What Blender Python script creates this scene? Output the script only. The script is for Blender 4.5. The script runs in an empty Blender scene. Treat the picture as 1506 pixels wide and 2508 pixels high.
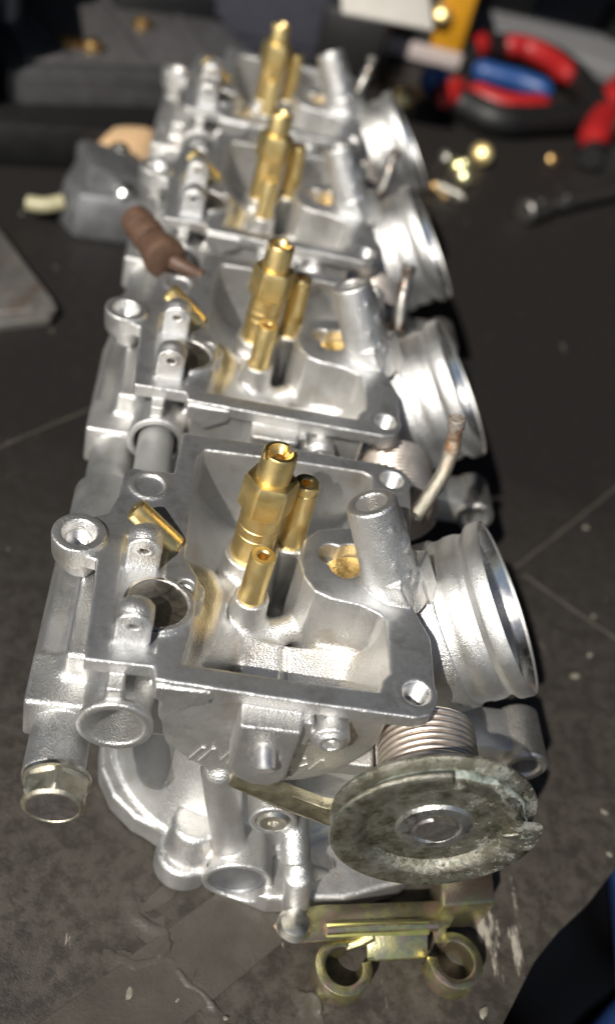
import bpy, bmesh, math, random
import numpy as np
from mathutils import Vector, Matrix, Euler
random.seed(7); rng = np.random.default_rng(7)
scene = bpy.context.scene
COL = scene.collection
# ------------------------------------------------------------------ camera
CAMLOC = (0.657, -11.244, 14.341)
RW = ((0.9771139, -0.0165920, 0.2120687), (-0.1427096, 0.6881649, 0.7113811), (-0.1577415, -0.7253646, 0.6700477))
cd = bpy.data.cameras.new("camera"); cam = bpy.data.objects.new("camera", cd); COL.objects.link(cam)
M3 = Matrix(RW).transposed()
cam.matrix_world = Matrix.Translation(CAMLOC) @ M3.to_4x4()
cd.sensor_fit = 'VERTICAL'; cd.sensor_height = 36.0; cd.sensor_width = 36.0 * 0.6
cd.lens = 2467.3 / 2508 * 36.0
cd.clip_start = 0.1; cd.clip_end = 2000
fwd = -Vector(RW[2])
cd.dof.use_dof = True
cd.dof.focus_distance = 19.6
APERTURE = 0.37
cd.dof.aperture_fstop = cd.lens * 1e-3 / APERTURE
scene.camera = cam
# ------------------------------------------------------------------ light
w = bpy.data.worlds.new("World"); scene.world = w; w.use_nodes = True
nt = w.node_tree
sky = nt.nodes.new("ShaderNodeTexSky"); sky.sky_type = 'NISHITA'; sky.sun_disc = False
L = Vector((-0.60, -0.88, 1.0)).normalized()
sky.sun_elevation = math.asin(L.z); sky.sun_rotation = math.atan2(L.x, L.y)
nt.links.new(sky.outputs[0], nt.nodes["Background"].inputs[0])
nt.nodes["Background"].inputs[1].default_value = 0.05
sd = bpy.data.lights.new("sun", 'SUN'); sd.energy = 5.0; sd.angle = math.radians(0.6); sd.color = (1.0, 0.95, 0.87)
so = bpy.data.objects.new("sun", sd); COL.objects.link(so); so.rotation_euler = L.to_track_quat('Z', 'Y').to_euler()
so.location = L * 60
scene.view_settings.view_transform = 'Standard'; scene.view_settings.look = 'None'
scene.view_settings.exposure = 0.12; scene.view_settings.gamma = 1.0
scene.cycles.use_denoising = True
scene.cycles.sample_clamp_indirect = 4.0
scene.cycles.max_bounces = 8
TZ = -7.2            # bench top

# ------------------------------------------------------------------ materials
def mat(name):
    m = bpy.data.materials.new(name); m.use_nodes = True
    return m, m.node_tree.nodes, m.node_tree.links, m.node_tree.nodes["Principled BSDF"]
def noise(N, Lk, scale, detail=4, rough=0.6, vec=None, dim=None):
    n = N.new("ShaderNodeTexNoise"); n.inputs["Scale"].default_value = scale
    n.inputs["Detail"].default_value = detail; n.inputs["Roughness"].default_value = rough
    if vec is not None: Lk.new(vec, n.inputs["Vector"])
    return n
def ramp(N, Lk, src, stops):
    r = N.new("ShaderNodeValToRGB"); e = r.color_ramp.elements
    e[0].position, e[0].color = stops[0][0], (*stops[0][1], 1)
    e[1].position, e[1].color = stops[-1][0], (*stops[-1][1], 1)
    for p, c in stops[1:-1]:
        x = e.new(p); x.color = (*c, 1)
    Lk.new(src, r.inputs[0]); return r
def g(v): return (v, v, v)
def mathn(N, Lk, op, a, b=None):
    n = N.new("ShaderNodeMath"); n.operation = op
    for i, v in enumerate((a, b)):
        if v is None: continue
        if isinstance(v, (int, float)): n.inputs[i].default_value = v
        else: Lk.new(v, n.inputs[i])
    return n.outputs[0]
def mixc(N, Lk, fac, a, b):
    n = N.new("ShaderNodeMix"); n.data_type = 'RGBA'
    if isinstance(fac, (int, float)): n.inputs[0].default_value = fac
    else: Lk.new(fac, n.inputs[0])
    for i, v in ((6, a), (7, b)):
        if isinstance(v, tuple): n.inputs[i].default_value = (*v, 1)
        else: Lk.new(v, n.inputs[i])
    return n.outputs[2]
def bump(N, Lk, P, hs, dist, strength=1.0):
    b = N.new("ShaderNodeBump"); b.inputs["Distance"].default_value = dist; b.inputs["Strength"].default_value = strength
    Lk.new(hs, b.inputs["Height"]); Lk.new(b.outputs[0], P.inputs["Normal"])
def metal(name, c1, c2, r1, r2, scale=6, metallic=1.0, grain=None, grain_d=0.01, dirt=None, dirt_lo=.58, dirt_hi=.7):
    m, N, Lk, P = mat(name)
    tc = N.new("ShaderNodeTexCoord").outputs["Object"]
    n = noise(N, Lk, scale, 6, .65, tc)
    col = ramp(N, Lk, n.outputs[0], [(.3, c1), (.7, c2)]).outputs[0]
    if dirt:
        d = noise(N, Lk, scale * .45 + .3, 8, .7, tc)
        f = ramp(N, Lk, d.outputs[0], [(dirt_lo, g(0)), (dirt_hi, g(1))]).outputs[0]
        col = mixc(N, Lk, f, col, dirt)
    Lk.new(col, P.inputs["Base Color"])
    rr = ramp(N, Lk, n.outputs[0], [(.3, g(r1)), (.7, g(r2))]).outputs[0]
    Lk.new(rr, P.inputs["Roughness"]); P.inputs["Metallic"].default_value = metallic
    if grain:
        gn = noise(N, Lk, grain, 3, .6, tc)
        bump(N, Lk, P, gn.outputs[0], grain_d)
    return m
def cast_material():
    m, N, Lk, P = mat("cast_aluminium")
    tcn = N.new("ShaderNodeTexCoord"); tc0 = tcn.outputs["Object"]
    sx = N.new("ShaderNodeSeparateXYZ"); Lk.new(tc0, sx.inputs[0])
    oi = N.new("ShaderNodeObjectInfo"); va = N.new("ShaderNodeVectorMath"); va.operation = "ADD"; Lk.new(tc0, va.inputs[0])
    Lk.new(mathn(N, Lk, "MULTIPLY", oi.outputs["Random"], 37.0), va.inputs[1]); tc = va.outputs[0]
    ge = N.new("ShaderNodeNewGeometry"); sn = N.new("ShaderNodeSeparateXYZ"); Lk.new(ge.outputs["True Normal"], sn.inputs[0])
    z1 = mathn(N, Lk, 'GREATER_THAN', sx.outputs[2], -0.035)
    z2 = mathn(N, Lk, 'LESS_THAN', sx.outputs[2], 0.03)
    up = mathn(N, Lk, 'GREATER_THAN', sn.outputs[2], 0.93)
    face = mathn(N, Lk, 'MULTIPLY', mathn(N, Lk, 'MULTIPLY', z1, z2), up)       # milled gasket face
    big = noise(N, Lk, 1.1, 6, .65, tc); fine = noise(N, Lk, 26, 3, .6, tc); mid = noise(N, Lk, 7, 5, .7, tc)
    cast = ramp(N, Lk, big.outputs[0], [(.3, (.61, .61, .60)), (.7, (.75, .745, .73))]).outputs[0]
    stain = ramp(N, Lk, noise(N, Lk, 2.3, 9, .75, tc).outputs[0], [(.55, g(0)), (.72, g(1))]).outputs[0]
    stain = mathn(N, Lk, 'MULTIPLY', stain, .5)
    cast = mixc(N, Lk, stain, cast, (.42, .39, .33))
    mill = ramp(N, Lk, mid.outputs[0], [(.3, (.52, .535, .555)), (.7, (.66, .67, .685))]).outputs[0]
    mill = mixc(N, Lk, ramp(N, Lk, fine.outputs[0], [(.56, g(0)), (.68, g(.5))]).outputs[0], mill, (.74, .75, .76))
    mill = mixc(N, Lk, ramp(N, Lk, noise(N, Lk, 1.6, 7, .7, tc).outputs[0], [(.5, g(0)), (.66, g(.6))]).outputs[0], mill, (.34, .34, .34))
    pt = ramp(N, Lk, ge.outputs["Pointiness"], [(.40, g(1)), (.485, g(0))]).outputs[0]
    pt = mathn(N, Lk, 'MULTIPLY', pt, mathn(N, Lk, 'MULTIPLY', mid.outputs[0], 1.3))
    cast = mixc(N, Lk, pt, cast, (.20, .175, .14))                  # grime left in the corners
    vs = ramp(N, Lk, noise(N, Lk, .8, 5, .6, tc).outputs[0], [(.56, g(0)), (.70, g(.45))]).outputs[0]
    cast = mixc(N, Lk, vs, cast, (.46, .37, .26))                   # dried fuel varnish
    allc = mixc(N, Lk, face, cast, mill)
    worn = ramp(N, Lk, ge.outputs["Pointiness"], [(.52, g(0)), (.58, g(.8))]).outputs[0]
    Lk.new(mixc(N, Lk, worn, allc, (.80, .795, .78)), P.inputs["Base Color"])
    rc = ramp(N, Lk, big.outputs[0], [(.3, g(.37)), (.7, g(.48))]).outputs[0]
    Lk.new(mixc(N, Lk, face, rc, (.47, .47, .47)), P.inputs["Roughness"])
    P.inputs["Metallic"].default_value = 0.93
    vo = N.new("ShaderNodeTexVoronoi"); vo.inputs["Scale"].default_value = 30; Lk.new(tc, vo.inputs["Vector"])
    h = mathn(N, Lk, 'ADD', mathn(N, Lk, 'MULTIPLY', vo.outputs["Distance"], .9), noise(N, Lk, 45, 2, .5, tc).outputs[0])
    h = mathn(N, Lk, 'MULTIPLY', h, mathn(N, Lk, 'SUBTRACT', 1.0, mathn(N, Lk, 'MULTIPLY', face, .75)))
    h = mathn(N, Lk, 'ADD', h, mathn(N, Lk, 'MULTIPLY', noise(N, Lk, 2.5, 3, .5, tc).outputs[0], .8))
    bump(N, Lk, P, h, 0.009)
    return m
M = {}
M['cast'] = cast_material()
M['bright'] = metal("machined_aluminium", (.82, .81, .79), (.90, .89, .87), .18, .30, 4, grain=40, grain_d=.003)
M['seat'] = metal('turned_seat', (.62, .58, .50), (.80, .77, .70), .30, .42, 9)
M['thread'] = metal('tapped_aluminium', (.80, .79, .77), (.88, .87, .85), .35, .45, 4)
M['bell'] = metal("blasted_aluminium", (.62, .62, .605), (.74, .735, .72), .38, .48, 1.5, .93, grain=34, grain_d=.012)
M['brass'] = metal("brass", (.92, .68, .27), (.98, .79, .40), .32, .44, 5, grain=45, grain_d=.005)
M['brass_dull'] = metal("dull_brass", (.55, .33, .12), (.74, .50, .22), .32, .48, 3, grain=30, grain_d=.006)
M['brass_pitted'] = metal("pitted_brass", (.55, .34, .10), (.80, .60, .26), .25, .45, 7, grain=12, grain_d=.03)
M['steel'] = metal("zinc_steel", (.60, .58, .50), (.74, .72, .66), .25, .40, 4, grain=30, grain_d=.005)
M['hexcap'] = metal("stained_zinc", (.46, .42, .30), (.72, .69, .58), .42, .52, 5, grain=25, grain_d=.006)
M['spring'] = metal("spring_wire", (.80, .72, .64), (.88, .80, .72), .38, .5, 3)
M['olive'] = metal("olive_passivate", (.36, .33, .22), (.56, .52, .38), .30, .46, 5, .95, grain=25, grain_d=.008)
M['grey_pipe'] = metal("grey_coated_pipe", (.42, .42, .41), (.48, .48, .47), .45, .55, 2, .6)
M['hub'] = metal('worn_hub', (.52, .52, .49), (.72, .72, .69), .30, .42, 5, .95, grain=20, grain_d=.01, dirt=(.2, .19, .16), dirt_lo=.52, dirt_hi=.66)
M['shaft'] = metal('shaft_steel', (.22, .20, .19), (.36, .34, .33), .38, .5, 5, .9, grain=14, grain_d=.01)
M['dark_steel'] = metal("dark_steel", (.12, .115, .11), (.20, .19, .18), .35, .5, 6, .9, grain=18, grain_d=.01)
def chromate():
    m, N, Lk, P = mat("yellow_chromate")
    tc = N.new("ShaderNodeTexCoord").outputs["Object"]
    n = noise(N, Lk, 1.7, 4, .6, tc)
    c = ramp(N, Lk, n.outputs[0], [(.3, (.56, .44, .24)), (.42, (.76, .70, .33)), (.5, (.54, .53, .32)), (.58, (.66, .48, .38)), (.72, (.66, .62, .42))])
    Lk.new(c.outputs[0], P.inputs["Base Color"]); P.inputs["Metallic"].default_value = .95; P.inputs["Roughness"].default_value = .27
    bump(N, Lk, P, noise(N, Lk, 20, 4, .6, tc).outputs[0], .006); return m
M['chromate'] = chromate()
M['chromate_lit'] = metal('lit_chromate', (.74, .70, .20), (.80, .74, .26), .32, .4, 6, .95)  # brighter yellow copy of the chromate: sunlit highlight put into the colour
def corroded():
    m, N, Lk, P = mat("corroded_pulley")
    tc = N.new("ShaderNodeTexCoord").outputs["Object"]
    base = ramp(N, Lk, noise(N, Lk, 2.6, 12, .78, tc).outputs[0], [(.36, (.13, .12, .08)), (.46, (.36, .345, .26)), (.55, (.58, .57, .49)), (.7, (.70, .69, .62))]).outputs[0]
    cor = noise(N, Lk, 1.5, 12, .8, tc)
    f1 = ramp(N, Lk, cor.outputs[0], [(.53, g(0)), (.64, g(.85))]).outputs[0]
    sxp = N.new("ShaderNodeSeparateXYZ"); Lk.new(tc, sxp.inputs[0])
    side = ramp(N, Lk, mathn(N, Lk, 'ADD', mathn(N, Lk, 'MULTIPLY', mathn(N, Lk, 'SUBTRACT', sxp.outputs[0], 5.0), .25), mathn(N, Lk, 'MULTIPLY', noise(N, Lk, .9, 4, .6, tc).outputs[0], .5)), [(.50, g(.06)), (1.0, g(1))]).outputs[0]
    f1 = mathn(N, Lk, 'MULTIPLY', f1, side)
    sp = noise(N, Lk, 13, 8, .8, tc)
    f2 = ramp(N, Lk, sp.outputs[0], [(.38, g(1)), (.52, g(0))]).outputs[0]
    white = ramp(N, Lk, sp.outputs[0], [(.35, (.30, .35, .35)), (.6, (.58, .61, .60))]).outputs[0]
    c = mixc(N, Lk, f1, base, white)
    dk = mathn(N, Lk, 'MULTIPLY', f2, ramp(N, Lk, noise(N, Lk, 1.9, 6, .7, tc).outputs[0], [(.40, g(0)), (.52, g(1))]).outputs[0])
    c = mixc(N, Lk, dk, c, (.035, .034, .028))
    gr = ramp(N, Lk, noise(N, Lk, 3.3, 6, .7, tc).outputs[0], [(.60, g(0)), (.68, g(.8))]).outputs[0]
    c = mixc(N, Lk, gr, c, (.12, .24, .19))
    Lk.new(c, P.inputs["Base Color"])
    nm = mathn(N, Lk, 'SUBTRACT', .95, mathn(N, Lk, 'MULTIPLY', mathn(N, Lk, 'MAXIMUM', f1, dk), .45))
    Lk.new(nm, P.inputs["Metallic"])
    Lk.new(ramp(N, Lk, f1, [(0, g(.25)), (1, g(.52))]).outputs[0], P.inputs["Roughness"])
    h = mathn(N, Lk, 'ADD', f1, mathn(N, Lk, 'MULTIPLY', sp.outputs[0], 1.2))
    bump(N, Lk, P, h, .02); return m
M['corroded'] = corroded()
M['verdigris'] = metal('verdigris', (.12, .16, .13), (.50, .53, .49), .6, .75, 4.5, .1, grain=10, grain_d=.05, dirt=(.06, .06, .04), dirt_lo=.5, dirt_hi=.6)
def rusty():
    m, N, Lk, P = mat("rusty_pipe")
    tcn = N.new("ShaderNodeTexCoord"); tc = tcn.outputs["Object"]
    z = N.new("ShaderNodeSeparateXYZ"); Lk.new(tc, z.inputs[0])
    n = noise(N, Lk, 5, 8, .7, tc)
    zz = mathn(N, Lk, 'ADD', mathn(N, Lk, 'MULTIPLY', z.outputs[2], .30), mathn(N, Lk, 'MULTIPLY', n.outputs[0], .75))
    c = ramp(N, Lk, zz, [(.45, (.44, .41, .34)), (.62, (.50, .46, .38)), (.78, (.30, .14, .06)), (.90, (.42, .40, .36)), (1.0, (.15, .07, .035))])
    Lk.new(c.outputs[0], P.inputs["Base Color"])
    Lk.new(ramp(N, Lk, zz, [(.6, g(.95)), (.85, g(.35))]).outputs[0], P.inputs["Metallic"]); P.inputs["Roughness"].default_value = .45
    bump(N, Lk, P, n.outputs[0], .05); return m
M['rusty'] = rusty()
M['dull_pipe'] = metal('dull_vent_pipe', (.30, .29, .27), (.46, .45, .42), .38, .5, 4, .9, dirt=(.13, .07, .04), dirt_lo=.48, dirt_hi=.62)
def plain(name, c1, c2, rough, scale=3, grain=None, gd=.02, metallic=0., spec=.5):
    m = metal(name, c1, c2, rough, min(1, rough + .1), scale, metallic, grain, gd)
    m.node_tree.nodes["Principled BSDF"].inputs["Specular IOR Level"].default_value = spec
    return m
M['rust'] = plain('rust_line', (.16, .085, .04), (.42, .30, .2), .65, 6, 14, .03)
M['brown'] = plain("brown_rubber", (.075, .042, .027), (.14, .08, .052), .42, 3, 12, .02)
M['black'] = plain("black_plastic", (.0035, .0035, .0035), (.008, .008, .0085), .5, 3)
M['red'] = plain("red_grip", (.24, .008, .009), (.33, .013, .013), .42, 3)
M['blue'] = plain("blue_grip", (.008, .04, .15), (.013, .058, .2), .42, 3)
M['navy'] = plain("slate_case", (.05, .051, .066), (.07, .07, .09), .45, 2)
M['grey'] = plain("grey_case", (.11, .11, .115), (.15, .15, .155), .45, 2)
M['darkgrey'] = plain("dark_grey_case", (.014, .014, .015), (.022, .022, .023), .5, 2)
M['org'] = plain('charcoal_case', (.035, .034, .036), (.055, .054, .056), .4, 1.5)
M['clear'] = plain("smoky_lid", (.045, .044, .046), (.085, .082, .083), .3, 2)
M['tan'] = plain("tan_foam", (.46, .29, .15), (.58, .40, .23), .8, 6, 18, .04)
M['paper'] = plain("pale_label", (.42, .40, .36), (.50, .475, .44), .6, 2)
M['print'] = plain("grey_print", (.36, .37, .33), (.42, .43, .40), .6, 4)
M['yellow'] = plain("yellow_box", (.46, .21, .01), (.54, .26, .015), .35, 2)
M['pinkish'] = plain("pale_plastic", (.40, .34, .32), (.50, .43, .41), .4, 2)
M['bowl'] = metal("dull_grey_alloy", (.20, .205, .215), (.30, .305, .315), .42, .55, 2, .8, grain=20, grain_d=.01)
M['blade'] = metal("ground_plate", (.50, .48, .46), (.66, .63, .58), .36, .48, 1.1, .9, dirt=(.40, .24, .13), dirt_lo=.56, dirt_hi=.72)  # grey with brown patches mixed in
M['fabric'] = plain("navy_cloth", (.0006, .0008, .0015), (.001, .0015, .003), .9, .5, 8, .05, 0., .08)
M['stripe'] = plain("blue_cloth_stripe", (.006, .02, .075), (.01, .03, .105), .8, 2, 8, .05, 0., .15)
M['chip'] = plain("pale_debris", (.13, .12, .095), (.27, .25, .20), .5, 9)
def bench():
    m, N, Lk, P = mat("worn_mat")
    tc = N.new("ShaderNodeTexCoord").outputs["Object"]
    n1 = noise(N, Lk, .35, 8, .65, tc); n2 = noise(N, Lk, 2.2, 8, .7, tc); n3 = noise(N, Lk, 14, 4, .7, tc)
    c = ramp(N, Lk, n1.outputs[0], [(.35, (.044, .039, .032)), (.65, (.078, .069, .057))]).outputs[0]
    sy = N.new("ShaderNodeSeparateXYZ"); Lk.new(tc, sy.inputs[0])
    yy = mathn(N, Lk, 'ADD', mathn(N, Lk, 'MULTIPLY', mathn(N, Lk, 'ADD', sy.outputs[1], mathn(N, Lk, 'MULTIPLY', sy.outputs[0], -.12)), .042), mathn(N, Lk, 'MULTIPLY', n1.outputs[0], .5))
    falloff = ramp(N, Lk, yy, [(.18, g(0)), (.85, g(1))]).outputs[0]      # light falloff painted in: mat colour darkens towards the back
    c = mixc(N, Lk, falloff, c, (.015, .014, .0145))
    c = mixc(N, Lk, ramp(N, Lk, n2.outputs[0], [(.42, g(.6)), (.56, g(0))]).outputs[0], c, (.022, .019, .016))
    c = mixc(N, Lk, ramp(N, Lk, n3.outputs[0], [(.60, g(0)), (.78, g(.5))]).outputs[0], c, (.11, .10, .085))
    # sun thrown off the bracket, painted as pale streaks beside the cable guides
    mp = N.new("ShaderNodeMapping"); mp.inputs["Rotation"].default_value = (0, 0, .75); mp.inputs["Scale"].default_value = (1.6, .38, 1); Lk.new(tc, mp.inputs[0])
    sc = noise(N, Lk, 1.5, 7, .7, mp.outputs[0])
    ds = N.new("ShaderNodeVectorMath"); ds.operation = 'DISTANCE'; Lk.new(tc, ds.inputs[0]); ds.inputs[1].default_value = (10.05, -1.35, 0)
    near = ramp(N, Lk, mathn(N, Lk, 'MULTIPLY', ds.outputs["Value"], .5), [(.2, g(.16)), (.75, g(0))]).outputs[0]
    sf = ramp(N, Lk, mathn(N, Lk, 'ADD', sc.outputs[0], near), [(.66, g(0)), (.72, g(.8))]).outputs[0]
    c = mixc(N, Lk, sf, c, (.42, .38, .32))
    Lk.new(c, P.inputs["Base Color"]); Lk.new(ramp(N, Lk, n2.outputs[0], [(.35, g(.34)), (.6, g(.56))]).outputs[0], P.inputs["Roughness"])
    P.inputs["Specular IOR Level"].default_value = .3
    h = mathn(N, Lk, 'ADD', n3.outputs[0], mathn(N, Lk, 'MULTIPLY', n2.outputs[0], 2.0))
    bump(N, Lk, P, h, .014); return m
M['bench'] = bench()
M['tape'] = plain('grey_tape', (.050, .044, .036), (.076, .067, .056), .42, 1.2, 12, .015)

# ------------------------------------------------------------------ object helpers
def mesh_obj(name, verts, faces, m, parent=None, smooth=True, angle=35, mats=None, fm=None):
    me = bpy.data.meshes.new(name); me.from_pydata([tuple(v) for v in verts], [], faces); me.validate()
    return link_mesh(name, me, m, parent, smooth, angle)
def link_mesh(name, me, m, parent=None, smooth=True, angle=35):
    me.materials.append(m)
    me.polygons.foreach_set("use_smooth", [smooth] * len(me.polygons))
    if smooth and angle: me.set_sharp_from_angle(angle=math.radians(angle))
    o = bpy.data.objects.new(name, me); COL.objects.link(o)
    if parent is not None: o.parent = parent
    return o
def tag(o, label=None, cat=None, group=None, kind=None):
    for k, v in (('label', label), ('category', cat), ('group', group), ('kind', kind)):
        if v: o[k] = v
    return o
def empty(name, loc, label=None, cat=None, group=None):
    o = bpy.data.objects.new(name, None); COL.objects.link(o); o.location = loc; o.empty_display_size = .3
    return tag(o, label, cat, group)
def frame(axis):
    a = Vector(axis).normalized()
    u = a.cross(Vector((0, 0, 1))) if abs(a.z) < .9 else a.cross(Vector((0, 1, 0)))
    u.normalize(); v = a.cross(u); return u, v, a
class Geo:
    def __init__(s): s.v = []; s.f = []
    def lathe(s, prof, org=(0, 0, 0), axis=(0, 0, 1), seg=48, rot=0., rfun=None, close=False, caps=True):
        """prof: list of (radius, height) along axis"""
        u, v, a = frame(axis); o = Vector(org); b = len(s.v); n = len(prof)
        for (r, h) in prof:
            for i in range(seg):
                t = rot + 2 * math.pi * i / seg
                rr = rfun(r, h, t) if rfun else r
                s.v.append(o + a * h + (u * math.cos(t) + v * math.sin(t)) * rr)
        for k in range(n - 1 if not close else n):
            k2 = (k + 1) % n
            for i in range(seg):
                j = (i + 1) % seg
                s.f.append((b + k * seg + i, b + k * seg + j, b + k2 * seg + j, b + k2 * seg + i))
        if not close and caps:
            if prof[0][0] > 1e-6: s.f.append(tuple(b + i for i in range(seg))[::-1])
            if prof[-1][0] > 1e-6: s.f.append(tuple(b + (n - 1) * seg + i for i in range(seg)))
        return s
    def tube(s, pts, r, seg=12, caps=True):
        pts = [Vector(p) for p in pts]; b = len(s.v); n = len(pts); up = None
        for k, p in enumerate(pts):
            d = (pts[min(k + 1, n - 1)] - pts[max(k - 1, 0)]).normalized()
            if up is None: up = frame(d)[0]
            up = (up - d * up.dot(d)).normalized(); w_ = d.cross(up)
            rr = r[k] if isinstance(r, (list, tuple)) else r
            for i in range(seg):
                t = 2 * math.pi * i / seg
                s.v.append(p + (up * math.cos(t) + w_ * math.sin(t)) * rr)
        for k in range(n - 1):
            for i in range(seg):
                j = (i + 1) % seg
                s.f.append((b + k * seg + i, b + k * seg + j, b + (k + 1) * seg + j, b + (k + 1) * seg + i))
        if caps:
            s.f.append(tuple(b + i for i in range(seg))[::-1]); s.f.append(tuple(b + (n - 1) * seg + i for i in range(seg)))
        return s
    def box(s, c, h, rot=None, bev=0.):
        bm = bmesh.new(); bmesh.ops.create_cube(bm, size=2)
        for v in bm.verts: v.co = Vector((v.co.x * h[0], v.co.y * h[1], v.co.z * h[2]))
        if bev: bmesh.ops.bevel(bm, geom=list(bm.edges), offset=bev, segments=2, affect='EDGES', profile=.5)
        R_ = Euler(rot).to_matrix() if rot else Matrix.Identity(3)
        return s.bm(bm, R_, Vector(c))
    def prism(s, poly, z0, z1, xf=None, bev=0.):
        """poly in (x,y), extruded z0..z1; xf maps Vector->Vector"""
        bm = bmesh.new(); vs = [bm.verts.new((x, y, z0)) for x, y in poly]; f = bm.faces.new(vs)
        r = bmesh.ops.extrude_face_region(bm, geom=[f])
        for v in r['geom']:
            if isinstance(v, bmesh.types.BMVert): v.co.z = z1
        bmesh.ops.recalc_face_normals(bm, faces=bm.faces)
        if bev: bmesh.ops.bevel(bm, geom=list(bm.edges), offset=bev, segments=2, affect='EDGES', profile=.5)
        if xf:
            for v in bm.verts: v.co = xf(v.co)
        return s.bm(bm, Matrix.Identity(3), Vector((0, 0, 0)))
    def bm(s, bm, R_, t):
        b = len(s.v); bm.verts.index_update()
        for v in bm.verts: s.v.append(R_ @ v.co + t)
        for f in bm.faces: s.f.append(tuple(b + v.index for v in f.verts))
        bm.free(); return s
    def build(s, name, m, parent=None, smooth=True, angle=35):
        return mesh_obj(name, s.v, s.f, m, parent, smooth, angle)
def smooth_path(pts, n=8):
    P = [Vector(p) for p in pts]; out = []
    for i in range(len(P) - 1):
        p0, p1, p2, p3 = P[max(i - 1, 0)], P[i], P[i + 1], P[min(i + 2, len(P) - 1)]
        for k in range(n):
            t = k / n
            out.append(.5 * ((2 * p1) + (p2 - p0) * t + (2 * p0 - 5 * p1 + 4 * p2 - p3) * t * t + (3 * p1 - p0 - 3 * p2 + p3) * t ** 3))
    out.append(P[-1]); return out

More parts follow.
